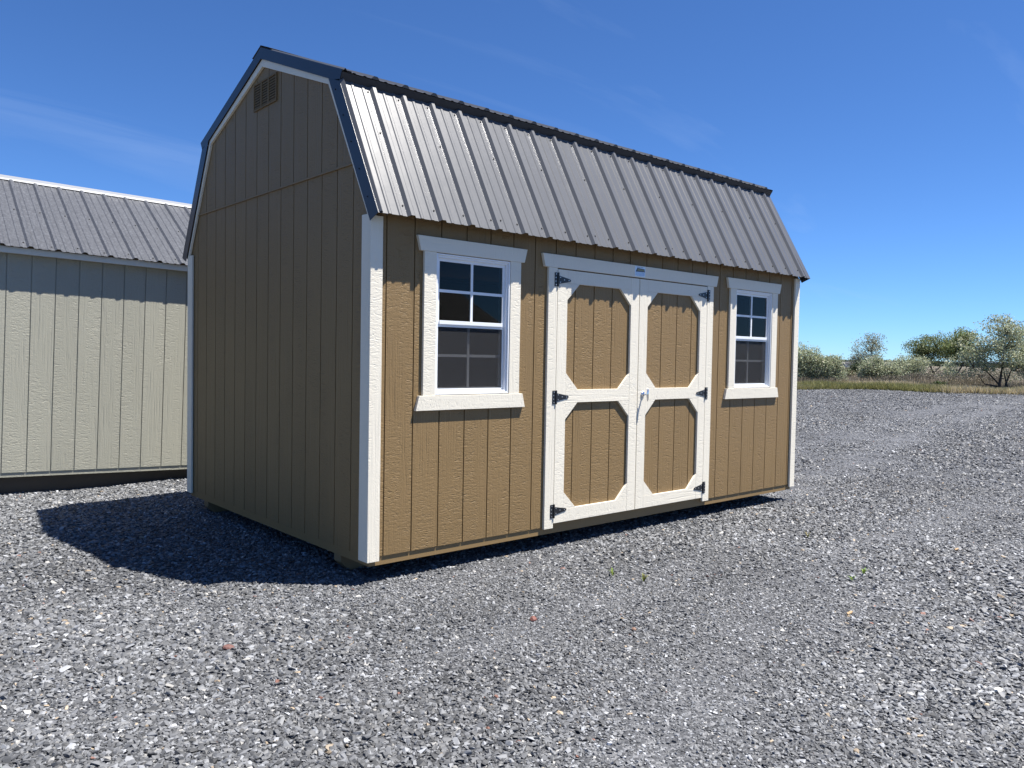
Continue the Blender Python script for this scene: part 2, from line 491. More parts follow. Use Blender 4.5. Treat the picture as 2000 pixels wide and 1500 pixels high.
# openings in the front wall: windows and double doors
WIN = [(0.459, 1.079), (3.792, 4.400)]
WZ = (0.975, 1.875)
DX = (1.528, 3.345); DZ = (0.022, 1.8625)
def cut(x0, x1, z0, z1, holes):
    xs = sorted({x0, x1, *[q for h in holes for q in h[:2] if x0 < q < x1]})
    out = []
    for a, b in zip(xs, xs[1:]):
        mid = (a + b) / 2
        spans = [(z0, z1)]
        for hx0, hx1, hz0, hz1 in holes:
            if hx0 < mid < hx1:
                ns = []
                for s0, s1 in spans:
                    if hz0 > s0: ns.append((s0, min(hz0, s1)))
                    if hz1 < s1: ns.append((max(hz1, s0), s1))
                spans = [q for q in ns if q[1] - q[0] > .002]
        out += [(a, b, s0, s1) for s0, s1 in spans]
    return out
holes = [(WIN[0][0], WIN[0][1], *WZ), (WIN[1][0], WIN[1][1], *WZ), (DX[0], DX[1], -.01, DZ[1])]
mb = MB()
for a, b, s0, s1 in cut(0.0, L, 0, 2.09, holes):
    mb.box(a, b, BT, .022, s0, s1, 0); mb.box(a, b, .0225, .030, s0, s1, 1)
fw = mb.build('front_wall', [M['tan'], M['inner']], SHED)
edges = [0.0] + [0.1016 + .2032 * k for k in range(24)] + [L]
for a, b in zip(edges, edges[1:]):
    a_ = a + (GW / 2 if a > 0 else 0); b_ = b - (GW / 2 if b < L else 0)
    pcs = cut(a_, b_, 0, 2.09, [(h[0], h[1], h[2], h[3]) for h in holes])
    if not pcs: continue
    rows = {}
    for q in pcs: rows.setdefault((round(q[2], 3) > .5) if len(pcs) > 1 and any(p_[2] > .5 for p_ in pcs) and any(p_[3] < 1.5 for p_ in pcs) else 0, []).append(q)
    for qs in rows.values():
        mb = MB()
        if len(qs) > 1 and len({(q[2], q[3]) for q in qs}) > 1:      # a board notched by an opening: one stepped outline
            qs.sort()
            top_, bot_ = [], []
            for q in qs: bot_ += [(q[0], q[2]), (q[1], q[2])]; top_ += [(q[0], q[3]), (q[1], q[3])]
            mb.prism(bot_ + top_[::-1], 1, 0, BT + .0015)
        else:
            mb.box(qs[0][0], qs[-1][1], 0, BT + .0015, qs[0][2], qs[0][3])
        mb.build('siding_board', M['tan'], fw)

# near gable (x = 0), lower boards and upper boards with a drip flashing between
ZS = 2.395
def gable(name, xo, sgn, mt, full=True):
    """boards stand with their outer face at xo, body towards sgn*x"""
    mb = MB()
    ys = [0.0, .463, YC, W - .463, W]
    poly = [(0.012, 0.0), (W - .012, 0.0)] + [(y if 0 < y < W else (W - .012 if y >= W else .012), top_at(y)) for y in reversed(ys)]
    a, b = xo + sgn * BT, xo + sgn * .022
    mb.prism(poly, 0, min(a, b), max(a, b), 0)
    a, b = xo + sgn * .0225, xo + sgn * .030
    mb.prism(poly, 0, min(a, b), max(a, b), 1)
    wl = mb.build(name, [mt, M['inner']], SHED)
    gx = [0.0] + [.018 + .2032 * k for k in range(1, 15)] + [W]
    for lo, hi in ((0.0, ZS - .004), (ZS + .004, None)):
        out = xo - sgn * (.004 if hi is None else 0)
        for y0, y1 in zip(gx, gx[1:]):
            c0 = y0 + (GW / 2 if y0 > 0 else .001); c1 = y1 - (GW / 2 if y1 < W else .001)
            if hi:
                t0, t1 = min(hi, top_at(c0)), min(hi, top_at(c1))
                pts = [(c0, lo), (c1, lo)]
                brk = sorted([q for q in (prof_y(hi), W - prof_y(hi)) if c0 < q < c1], reverse=True)
                pts += [(c1, t1)] + [(q, hi) for q in brk] + [(c0, t0)]
            else:
                ylo = prof_y(lo)
                d0, d1 = max(c0, ylo), min(c1, W - ylo)
                if d1 - d0 < .01: continue
                brk = sorted([q for q in (.463, YC, W - .463) if d0 < q < d1], reverse=True)
                pts = [(d0, lo), (d1, lo), (d1, max(lo + .001, top_at(d1)))] + [(q, top_at(q)) for q in brk] + [(d0, max(lo + .001, top_at(d0)))]
            mb = MB()
            a, b = out, xo + sgn * (BT + .0015)
            mb.prism(pts, 0, min(a, b), max(a, b))
            mb.build('siding_board', mt, wl)
    mb = MB()
    y0 = prof_y(ZS) + .02
    a, b = xo - sgn * .011, xo + sgn * .002
    mb.box(min(a, b), max(a, b), y0, W - y0, ZS - .009, ZS + .0035)
    mb.build('drip_flashing', M['tan_plain'], wl)
    return wl
def prof_y(z):
    for (y0, z0), (y1, z1) in zip(prof, prof[1:]):
        if z0 <= z <= z1: return y0 + (y1 - y0) * (z - z0) / (z1 - z0)
    return 0.0
gw_ = gable('gable_wall', 0.0, 1, M['tan'])
gable('gable_wall', L, -1, M['tan'])
mb = MB(); mb.box(0.012, L - .012, W - .012, W, 0, 2.09, 0); mb.box(0.03, L - .03, W - .03, W - .0125, 0, 2.09, 1)
bw = mb.build('rear_wall', [M['tan'], M['inner']], SHED)
for a, b in zip(edges, edges[1:]):
    MB().box(a + GW / 2, b - GW / 2, W - .002, W + .006, 0, 2.09).build('siding_board', M['tan'], bw)

# floor frame, floor, skids
mb = MB()
mb.box(0.008, L - .008, 0.009, .045, -.055, .02)
mb.box(0.008, L - .008, W - .045, W - .009, -.055, .02)
mb.box(0.009, .045, .0455, W - .0455, -.0545, .02); mb.box(L - .045, L - .009, .0455, W - .0455, -.0545, .02)
rim = mb.build('floor_frame', M['tan_plain'], SHED)
mb = MB(); mb.box(.031, L - .031, .031, W - .031, .0205, .038)
mb.build('floor', M['inner'], SHED)
for yy in (.37, 2.66):
    mb = MB()
    mb.prism([(.02, -.056), (.02, -.105), (.095, -.172), (L - .095, -.172), (L - .02, -.105), (L - .02, -.056)], 1, yy, yy + .088)
    mb.build('skid', M['skid'], SHED, bevel=.003)

# corner trim
for x0, x1 in ((-T, .064), (L - .064, L + T)):
    MB().box(x0, x1, -T, -.0005, -.024, 2.05).build('corner_trim', M['white'], SHED, bevel=.0015)
    MB().box(x0, x1, W + .0065, W + T, -.024, 2.05).build('corner_trim', M['white'], SHED, bevel=.0015)
for xa, xb in ((-T, -.0045), (L + .0045, L + T)):
    MB().box(xa, xb, .0, .086, -.024, 2.06).build('corner_trim', M['white'], SHED, bevel=.0015)
    MB().box(xa, xb, W - .086, W + .006, -.024, 2.06).build('corner_trim', M['white'], SHED, bevel=.0015)

# ---- windows
def window(xa, xb):
    z0, z1 = WZ
    mb = MB()
    F = .026
    for q in ((xa + .001, xa + F, z0, z1), (xb - F, xb - .001, z0, z1), (xa + F, xb - F, z1 - F, z1 - .001), (xa + F, xb - F, z0 + .001, z0 + F)):
        mb.box(q[0], q[1], -.004, .075, q[2], q[3])
    for q in ((xa + .002, xa + .013, z0 + .002, z1 - .002), (xb - .013, xb - .002, z0 + .002, z1 - .002), (xa + .013, xb - .013, z1 - .012, z1 - .002), (xa + .013, xb - .013, z0 + .002, z0 + .014)):
        mb.box(q[0], q[1], -.015, -.0045, q[2], q[3])
    wf = mb.build('window', M['vinyl'], SHED, bevel=.0012)
    ia, ib = xa + F, xb - F
    zr = 1.440                                            # meeting rail
    xm = (xa + xb) / 2
    def ring(a, b, c, d, t_, y0, y1):
        r_ = MB()
        r_.box(a, a + t_, y0, y1, c, d); r_.box(b - t_, b, y0, y1, c, d)
        r_.box(a + t_, b - t_, y0, y1, d - t_, d); r_.box(a + t_, b - t_, y0, y1, c, c + t_)
        return r_
    up_ = ring(ia, ib, zr - .016, z1 - F, .020, .012, .036)
    up_.box(ia + .0205, ib - .0205, .004, .0365, zr - .012, zr + .012)
    up_.build('upper_sash', M['vinyl'], wf, bevel=.001)
    lo_ = ring(ia, ib, z0 + F, zr + .016, .020, .040, .062)
    lo_.build('lower_sash', M['vinyl'], wf, bevel=.001)
    # panes, two by two in each sash, divided by muntins
    for (za, zb, yp, th_) in ((zr + .014, z1 - F - .02, .020, .009), (z0 + F + .02, zr - .006, .048, .009)):
        zmid = (za + zb) / 2
        MB().box(xm - th_, xm + th_, yp - .007, yp + .0095, za, zb).build('muntin', M['vinyl'], wf)
        MB().box(ia + .019, xm - th_ - .0004, yp - .0065, yp + .009, zmid - th_, zmid + th_).build('muntin', M['vinyl'], wf)
        MB().box(xm + th_ + .0004, ib - .019, yp - .0065, yp + .009, zmid - th_, zmid + th_).build('muntin', M['vinyl'], wf)
        for (pa, pb) in ((ia + .02, xm - th_), (xm + th_, ib - .02)):
            for (pc, pd) in ((za, zmid - th_), (zmid + th_, zb)):
                MB().box(pa - .002, pb + .002, yp - .0015, yp + .0015, pc - .002, pd + .002).build('pane', M['glass'], wf)
    sc_ = ring(ia + .003, ib - .003, z0 + F + .001, zr - .0165, .012, .0145, .022)
    sc_.build('screen_frame', M['vinyl'], wf)
    MB().box(ia + .012, ib - .012, .0175, .0185, z0 + F + .01, zr - .026).build('insect_screen', M['screen'], wf)
    # casing
    cw = .0925
    hd = .1385
    MB().box(xa - cw, xa, -T, -.0005, z0 - .002, z1 + .002).build('casing', M['white'], wf, bevel=.0015)
    MB().box(xb, xb + cw, -T, -.0005, z0 - .002, z1 + .002).build('casing', M['white'], wf, bevel=.0015)
    MB().prism([(xa - .122, z1 + .0025), (xb + .122, z1 + .0025), (xb + .146, z1 + .095), (xa - .146, z1 + .095)], 1, -T - .004, -.0005).build('head_trim', M['white_h'], wf, bevel=.0015)
    MB().prism([(xa - .146, z0 - .096), (xb + .146, z0 - .096), (xb + .122, z0 - .0025), (xa - .122, z0 - .0025)], 1, -T - .004, -.0005).build('sill', M['white_h'], wf, bevel=.0015)
    return wf
for q in WIN:
    window(*q)

# ---- double doors
XM = (DX[0] + DX[1]) / 2
FR = .0885
cz0, cz1 = -.012, 1.8705
MB().box(DX[0] - FR - .003, DX[0] - .003, -T, -.0005, cz0, cz1).build('door_casing', M['white'], SHED, bevel=.0015)
MB().box(DX[1] + .003, DX[1] + FR + .003, -T, -.0005, cz0, cz1).build('door_casing', M['white'], SHED, bevel=.0015)
hdr = MB().prism([(DX[0] - FR - .042, cz1 + .001), (DX[1] + FR + .042, cz1 + .001), (DX[1] + FR + .066, cz1 + .0935), (DX[0] - FR - .066, cz1 + .0935)], 1, -T - .004, -.0005).build('door_head_trim', M['white_h'], SHED, bevel=.0015)
# maker's sticker on the head trim: emblem shapes only, its lettering is too small to read
yk = -T - .0043
sx0, sx1, sz0, sz1 = 2.368, 2.492, cz1 + .010, cz1 + .088
st = MB()
def pl(poly, lay, mi): st.prism(poly, 1, yk - .0004 * lay - .0004, yk - .0004 * lay + .0002, mi)
pl([(sx0, sz0), (sx1, sz0), (sx1, sz1), (sx0, sz1)], 0, 0)
pl([(sx0 + .006, sz0 + .034), (sx1 - .004, sz0 + .036), (sx1 - .010, sz0 + .060), (sx0 + .026, sz0 + .066)], 1, 1)
pl([(sx0 + .026, sz0 + .042), (sx1 - .012, sz0 + .043), (sx1 - .016, sz0 + .056), (sx0 + .030, sz0 + .060)], 2, 2)
for k in range(7):
    xx = sx0 + .032 + k * .0105
    pl([(xx, sz0 + .044), (xx + .003, sz0 + .044), (xx + .003, sz0 + .056), (xx, sz0 + .056)], 3, 1)
for k in range(9):
    xx = sx0 + .022 + k * .0088
    pl([(xx, sz0 + .069), (xx + .006, sz0 + .069 + .001 * (k % 3)), (xx + .005, sz0 + .072 + .001 * (k % 2)), (xx, sz0 + .0725)], 2, 1)
for j in range(3):
    for k in range(6):
        xx = sx0 + .008 + k * .0182; zz = sz0 + .006 + j * .009
        pl([(xx, zz), (xx + .015, zz + .002), (xx + .015, zz + .005), (xx, zz + .0028)], 2, 3)
st.build('maker_sticker', [M['sk_white'], M['sk_navy'], M['sk_gold'], M['sk_blue']], hdr)

def hinge_mesh(xh, zc, sgn):
    """black T-hinge: leaf on the casing, knuckle, tapering strap on the stile"""
    h = MB(); y0 = -T - .0005
    xs = lambda a, b: (min(xh + sgn * a, xh + sgn * b), max(xh + sgn * a, xh + sgn * b))
    a, b = xs(-.034, -.007); h.box(a, b, y0 - .003, y0, zc - .049, zc + .049)
    h.tube([(xh, y0 - .005, zc - .050), (xh, y0 - .005, zc + .050)], .0065, 8)
    pts = [(xh + sgn * .007, zc - .030), (xh + sgn * .118, zc - .010), (xh + sgn * .127, zc - .006), (xh + sgn * .130, zc), (xh + sgn * .127, zc + .006), (xh + sgn * .118, zc + .010), (xh + sgn * .007, zc + .030)]
    h.prism(pts, 1, y0 - .003, y0)
    for dx_, dz_ in ((-.021, -.038), (-.021, .038), (-.025, -.013), (-.025, .013), (.022, -.018), (.022, .018), (.062, .002), (.108, 0)):
        cx_, cz_ = xh + sgn * dx_, zc + dz_
        h.prism([(cx_ + .0042 * math.cos(q * math.pi / 4), cz_ + .0042 * math.sin(q * math.pi / 4)) for q in range(8)], 1, y0 - .0048, y0 - .0029, 1)
    return h
for side in (0, 1):
    a, b = (DX[0] + .001, XM - .0038) if side == 0 else (XM + .0038, DX[1] - .001)
    z0, z1 = DZ
    dm = MB().box(a, b, BT, .020, z0, z1, 0).box(a, b, .0205, .032, z0, z1, 1)
    d = dm.build('door', [M['tan'], M['inner']], SHED)
    gx = [a] + [q for q in edges if a + .01 < q < b - .01] + [b]
    for g0, g1 in zip(gx, gx[1:]):
        MB().box(g0 + (GW / 2 if g0 > a else 0), g1 - (GW / 2 if g1 < b else 0), 0, BT + .0015, z0, z1).build('siding_board', M['tan'], d)
    s1 = a + .0990; s2 = b - .0970
    y0, y1 = -T, -.0005
    for q in ((a, s1), (s2, b)):
        MB().box(q[0], q[1], y0, y1, z0, z1).build('stile', M['white'], d, bevel=.0012)
    for q in ((z0, .118), (.898, .992), (1.768, z1)):
        MB().box(s1 + .0006, s2 - .0006, y0 + .0004, y1, q[0], q[1]).build('rail', M['white_h'], d, bevel=.0012)
    bx, bz = .125, .122
    for (c0, c1) in ((.118, .898), (.992, 1.768)):
        for (xx, sx_) in ((s1 + .0006, 1), (s2 - .0006, -1)):
            for (zz, sz_) in ((c0 + .0006, 1), (c1 - .0006, -1)):
                MB().prism([(xx, zz), (xx + sx_ * bx, zz), (xx, zz + sz_ * bz)], 1, y0 + .0008, y1).build('corner_brace', M['white'], d, bevel=.001)
    for zc in (.112, .940, 1.787):
        hinge_mesh(a - .0015 if side == 0 else b + .0015, zc, 1 if side == 0 else -1).build('hinge', [M['black'], M['screw']], d)
    if side == 1:
        hx, hz = 2.500, .944
        h = MB()
        h.tube([(hx, -T - .0005, hz), (hx, -T - .006, hz), (hx, -T - .012, hz)], [.024, .022, .013], 20)
        h.tube([(hx, -T - .010, hz), (hx, -T - .046, hz)], .0075, 12)
        h.tube([(hx, -T - .050, hz - .052), (hx, -T - .053, hz - .036), (hx, -T - .050, hz), (hx, -T - .053, hz + .036), (hx, -T - .050, hz + .050)], [.0045, .0075, .0105, .0075, .0045], 12)
        h.build('door_handle', M['chrome'], d, smooth=True)

# ---- gable trim boards, vent
for xa, xb in ((-T - .002, -.0048), (L + .0048, L + T + .002)):
    for mir in (0, 1):
        my = (lambda y: W - y) if mir else (lambda y: y)
        p1 = [(-.021, 2.03), (.004, 2.03), (.515, 2.938), (.494, 2.967)]
        p2 = [(.4945, 2.9675), (.5155, 2.9385), (YC, 3.309), (YC, 3.363)]
        for p_ in (p1, p2):
            MB().prism([(my(y), z) for y, z in p_], 0, xa, xb).build('rake_board', M['white'], SHED, bevel=.001)
vy0, vy1, vz0, vz1 = 1.298, 1.688, 3.017, 3.217
vb = MB()
vb.box(-.0150, -.0045, vy0, vy0 + .012, vz0, vz1); vb.box(-.0150, -.0045, vy1 - .012, vy1, vz0, vz1)
vb.box(-.0150, -.0045, vy0 + .012, vy1 - .012, vz0, vz0 + .012); vb.box(-.0150, -.0045, vy0 + .012, vy1 - .012, vz1 - .012, vz1)
cw = (vy1 - vy0 - .024) / 3
for k in (1, 2):
    vb.box(-.0150, -.0045, vy0 + .012 + cw * k - .010, vy0 + .012 + cw * k + .010, vz0 + .0121, vz1 - .0121)
vent = vb.build('gable_vent', M['vent'], SHED)
MB().box(-.0062, -.0046, vy0 + .004, vy1 - .004, vz0 + .004, vz1 - .004).build('vent_back', plain('vent_mesh', (.045, .034, .022), .8), vent)
for k in range(3):
    a = vy0 + .012 + cw * k + (.010 if k else 0) + .0004; b = vy0 + .012 + cw * (k + 1) - (.010 if k < 2 else 0) - .0004
    for j in range(9):
        zz = vz0 + .0165 + j * .0190
        MB().prism([(-.0135, zz), (-.0125, zz - .001), (-.0085, zz + .0095), (-.0095, zz + .0115)], 1, a, b).build('slat', M['vent'], vent)

# ---- metal roof
RP = .2287
def ribbed(x0, x1, ribs, P0, P1, mat, parent, name='roof_panel', th=.0012, closed=False):
    """a ribbed sheet from the eave point P0 to the upper point P1 (y,z), between x0 and x1"""
    d = Vector((P1[0] - P0[0], P1[1] - P0[1])).normalized()
    n = Vector((-d.y, d.x))
    if n.y < 0: n = -n
    pr = [(x0, 0.0)]
    for r_ in ribs:
        for dx_, h in ((-.031, 0), (-.012, .019), (.012, .019), (.031, 0)):
            pr.append((r_ + dx_, h))
        for c in (.0765, .1522):
            for dx_, h in ((-.014, 0), (-.007, .0042), (.007, .0042), (.014, 0)):
                pr.append((r_ + c + dx_, h))
    pr.append((x1, 0.0))
    pr = sorted(pr)
    def at(x):
        for (a, ha), (b, hb) in zip(pr, pr[1:]):
            if a <= x <= b: return ha + (hb - ha) * (x - a) / max(1e-9, b - a)
        return 0
    pr = [(x, h) for x, h in pr if x0 < x < x1]
    full = [(x0, at(x0))] + pr + [(x1, at(x1))]
    vv, fs = [], []
    for P in (P0, P1):
        for off in (0, -th):
            for x, h in full:
                vv.append((x, P[0] + n.x * (h + off), P[1] + n.y * (h + off)))
    c = len(full)
    for i in range(c - 1):
        fs += [(i, i + 1, 2 * c + i + 1, 2 * c + i), (c + i, 3 * c + i, 3 * c + i + 1, c + i + 1), (i, c + i, c + i + 1, i + 1), (2 * c + i, 2 * c + i + 1, 3 * c + i + 1, 3 * c + i)]
    fs += [(0, 2 * c, 3 * c, c), (c - 1, 2 * c - 1, 4 * c - 1, 3 * c - 1)]
    mb = MB().add(vv, fs)
    if closed:                                    # folded rib ends at the eave
        for r_ in ribs:
            if x0 + .03 < r_ < x1 - .03:
                P = lambda dx_, h, q: (r_ + dx_, P0[0] + n.x * h + d.x * q, P0[1] + n.y * h + d.y * q)
                tz = [(-.030, -.0006), (-.0118, .0184), (.0118, .0184), (.030, -.0006)]
                mb.add([P(a_, h_, .001) for a_, h_ in tz] + [P(a_, h_, .003) for a_, h_ in tz], [(0, 1, 2, 3), (7, 6, 5, 4), (0, 4, 5, 1), (1, 5, 6, 2), (2, 6, 7, 3), (3, 7, 4, 0)])
    return mb.build(name, mat, parent)

XO0, XO1 = -.033, L + .033
LA, LB = (-.115, 2.052), (.352, 2.925)
UA, UB = (.318, 2.972), (YC, 3.432)
mir = lambda p_: (W - p_[0], p_[1])
# deck under the sheets (closed solids)
mb = MB()
def slab(P0, P1, off, th_):
    d = Vector((P1[0] - P0[0], P1[1] - P0[1])).normalized(); n = Vector((-d.y, d.x))
    if n.y < 0: n = -n
    q = [(P0[0] - n.x * off, P0[1] - n.y * off), (P1[0] - n.x * off, P1[1] - n.y * off), (P1[0] - n.x * (off + th_), P1[1] - n.y * (off + th_)), (P0[0] - n.x * (off + th_), P0[1] - n.y * (off + th_))]
    mb.prism(q, 0, 0.0, L, 0)
slab((-.085, 2.108), (.37, 2.958), .003, .012); slab(mir((-.085, 2.108)), mir((.37, 2.958)), .003, .012)
slab((.36, 2.988), (YC - .003, 3.431), .003, .012); slab(mir((.36, 2.988)), mir((YC - .003, 3.431)), .003, .012)
mb.box(.012, L - .012, .0305, .07, 2.05, 2.0895); mb.box(.012, L - .012, W - .07, W - .0305, 2.05, 2.0895)
roof = mb.build('roof', M['wood'], SHED)
ribs_all = [.203 + RP * k for k in range(-1, 22)]
cuts = [XO0 + .002] + [.203 + RP * k + .0385 for k in (3, 7, 11, 15, 19)] + [XO1 - .002]
for P0, P1 in ((LA, LB), (UA, UB), (mir(LA), mir(LB)), (mir(UA), mir(UB))):
    for a, b in zip(cuts, cuts[1:]):
        rr = [q for q in ribs_all if a - .25 < q < b + .05]
        ribbed(a, b - .0006, rr, P0, P1, M['roof'], roof, closed=P0[1] > 2.5)
# upper eave drip trim, ridge cap
for f in (lambda p_: p_, mir):
    q = [f(p_) for p_ in ((.3195, 2.9665), (.3560, 2.9200), (.3590, 2.9215), (.3232, 2.9672))]
    MB().prism(q, 0, XO0 + .003, XO1 - .003).build('drip_trim', M['shaded_metal'], roof)
    q = [f(p_) for p_ in ((YC - .15, 3.4005), (YC, 3.4585), (YC, 3.4600), (YC - .15, 3.4030))]
    MB().prism(q, 0, XO0 - .002, XO1 + .002).build('ridge_cap', M['roof'], roof)
# rake trim: face in the shade-darkened metal, flange over the sheet in roof metal
for end in (0, 1):
    xf = XO0 - .0005 if end == 0 else XO1 + .0005
    s_ = 1 if end == 0 else -1
    for f in (lambda p_: p_, mir):
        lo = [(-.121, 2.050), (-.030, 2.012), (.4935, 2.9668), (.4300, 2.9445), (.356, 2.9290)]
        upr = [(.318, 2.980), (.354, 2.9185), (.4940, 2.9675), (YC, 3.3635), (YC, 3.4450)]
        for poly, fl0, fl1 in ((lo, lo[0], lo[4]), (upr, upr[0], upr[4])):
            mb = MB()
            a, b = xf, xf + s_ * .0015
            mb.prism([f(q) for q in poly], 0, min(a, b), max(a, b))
            d = Vector((fl1[0] - fl0[0], fl1[1] - fl0[1])).normalized(); n = Vector((d.y, -d.x))
            q = [fl0, fl1, (fl1[0] + n.x * .0012, fl1[1] + n.y * .0012), (fl0[0] + n.x * .0012, fl0[1] + n.y * .0012)]
            a, b = xf + s_ * .0015, xf + s_ * .066
            mb.prism([f(z) for z in q], 0, min(a, b), max(a, b), 1)
            # hemmed lip down to the sheet
            n2 = n * .016
            q = [fl0, fl1, (fl1[0] + n2.x, fl1[1] + n2.y), (fl0[0] + n2.x, fl0[1] + n2.y)]
            a, b = xf + s_ * .066, xf + s_ * .0672
            mb.prism([f(z) for z in q], 0, min(a, b), max(a, b), 1)
            mb.build('rake_trim', [M['shaded_metal'], M['roof']], roof)
# screws on the front slope and rake
sm = MB()
dl = Vector((LB[0] - LA[0], LB[1] - LA[1])); ln = dl.length; dl.normalize(); nl = Vector((-dl.y, dl.x))
if nl.y < 0: nl = -nl
def screw(x, s_):
    y_, z_ = LA[0] + dl.x * s_, LA[1] + dl.y * s_
    sm.tube([(x, y_, z_), (x, y_ + nl.x * .006, z_ + nl.y * .006)], [.0062, .0048], 6)
for k in range(0, 21):
    xr = .203 + RP * k
    screw(xr - .044, .075)
    if k % 4 == 3: screw(xr + .043, .085)
    if k % 2 == 0: screw(xr - .046, .62)
    screw(xr - .046, .945)
for q in range(5):
    yy = .05 + q * .10; zz = 2.09 + (yy + .02) * 1.80
    sm.tube([(XO0 - .004, yy - .05, zz - .06), (XO0 - .001, yy - .05, zz - .06)], .0045, 6)
sc_o = sm.build('screws', M['dark'], roof); tag(sc_o, kind='stuff')

# ------------------------------------------------------------------ gable shed behind
def gable_shed(name, loc, rot, u0, u1):
    S = empty(name, loc, rot)
    depth = 3.04; ez = 2.10; rz = 3.04
    mb = MB()
    mb.box(u0, u1, BT, .022, 0, ez)
    fw = mb.build('front_wall', M['sage'], S, dz=GZ)
    k0 = math.floor(u0 / .2032) + 1
    ed = [u0] + [.2032 * k for k in range(k0, 100) if .2032 * k < u1 - .02] + [u1]
    for a, b in zip(ed, ed[1:]):
        MB().box(a + GW / 2, b - GW / 2, 0, BT + .0015, 0, ez).build('siding_board', M['sage'], fw)
    mb = MB(); mb.box(u0, u1, depth - .012, depth, 0, ez); mb.build('rear_wall', M['sage'], S)
    for ua, ub in ((u0 + .001, u0 + .021), (u1 - .021, u1 - .001)):
        mb = MB(); mb.prism([(.0225, 0), (depth - .0125, 0), (depth - .0125, ez), (depth / 2, rz - .06), (.0225, ez)], 0, ua, ub)
        mb.build('gable_wall', M['sage'], S)
    for ua, ub in ((u0 - T, u0 + .065), (u1 - .065, u1 + T)):
        MB().box(ua, ub, -T, -.0005, -.024, ez - .06).build('corner_trim', M['white'], S, bevel=.0015)
        MB().box(ua, ub, depth + .0005, depth + T, -.024, ez - .06).build('corner_trim', M['white'], S, bevel=.0015)
    MB().box(u0 + .004, u1 - .004, .008, .045, -.045, .02).build('rim_joist', M['sage'], S)
    MB().box(u0 + .004, u1 - .004, depth - .045, depth - .008, -.045, .02).build('rim_joist', M['sage'], S)
    MB().box(u0 + .01, u1 - .01, .05, depth - .05, -.02, .01).build('floor', M['inner'], S)
    for vv_ in (.11, .95, 1.95, 2.80):
        MB().box(u0 + .05, u1 - .05, vv_, vv_ + .14, -.215, -.0455).build('skid', M['dark_skid'], S, bevel=.004)
    # roof
    E0, E1 = (-.115, 2.118), (depth / 2, rz)
    mr_ = lambda q: (depth - q[0], q[1])
    mb = MB()
    for f in (lambda q: q, mr_):
        mb.prism([f(q) for q in ((-.075, 2.126), (depth / 2, rz - .004), (depth / 2, rz - .022), (-.070, 2.108))], 0, u0 - .02, u1 + .02)
    rf = mb.build('roof', M['wood'], S)
    ribs_ = [.176 + RP * k for k in range(-40, 40)]
    cs = [u0 - .04] + [.176 + RP * k + .0385 for k in range(-40, 40, 4) if u0 + .3 < .176 + RP * k < u1 - .3] + [u1 + .04]
    for f in (lambda q: q, mr_):
        for a, b in zip(cs, cs[1:]):
            ribbed(a, b - .0006, [q for q in ribs_ if a - .25 < q < b + .05], f(E0), f(E1), M['old_roof'], rf)
        q = [f(p_) for p_ in ((depth / 2 - .098, rz - .043), (depth / 2 - .090, rz - .022), (depth / 2, rz + .024), (depth / 2, rz + .0205), (depth / 2 - .088, rz - .026))]
        MB().prism(q, 0, u0 - .05, u1 + .05).build('ridge_cap', M['cap_glare'], rf)
        q = [f(p_) for p_ in ((-.085, 2.115), (-.060, 2.126), (-.060, 2.066), (-.085, 2.058))]
        MB().prism(q, 0, u0 - .021, u1 + .021).build('fascia', M['white'], rf)
        q = [f(p_) for p_ in ((-.0595, 2.064), (-.0595, 2.068), (-.001, 2.068), (-.001, 2.064))]
        MB().prism(q, 0, u0, u1).build('soffit', M['white'], rf)
    for ua in (u0 - .045, u1 + .025):
        for f in (lambda q: q, mr_):
            MB().prism([f(q) for q in ((-.118, 2.140), (depth / 2, rz + .022), (depth / 2, rz - .10), (-.118, 2.020))], 0, ua, ua + .02).build('rake_trim', M['white'], rf)
    sm = MB()
    for k in range(-14, 12):
        xr = .176 + RP * k
        if not u0 < xr < u1: continue
        for t_ in (.04, .5, .94) if k % 2 else (.06, .5):
            y_ = E0[0] + (E1[0] - E0[0]) * t_; z_ = E0[1] + (E1[1] - E0[1]) * t_
            sm.tube([(xr - .05, y_, z_), (xr - .05, y_ - .003, z_ + .006)], .0065, 6)
    tag(sm.build('screws', M['dark'], rf), kind='stuff')
    return S
LS = gable_shed('storage_shed', (-1.2016, 4.6119, 0.050), (0, 0.02715, -0.03968), -2.76, 2.06)
tag(LS, 'pale sage-beige shed with weathered grey gable roof behind the tan barn shed', 'shed')
OS = copy_tree(LS)
OS.location = (9.2, -12.6, .02); OS.rotation_euler = (0, 0, R(171))
tag(OS, 'grey-roofed shed across the lot, seen mirrored in the window glass', 'shed')

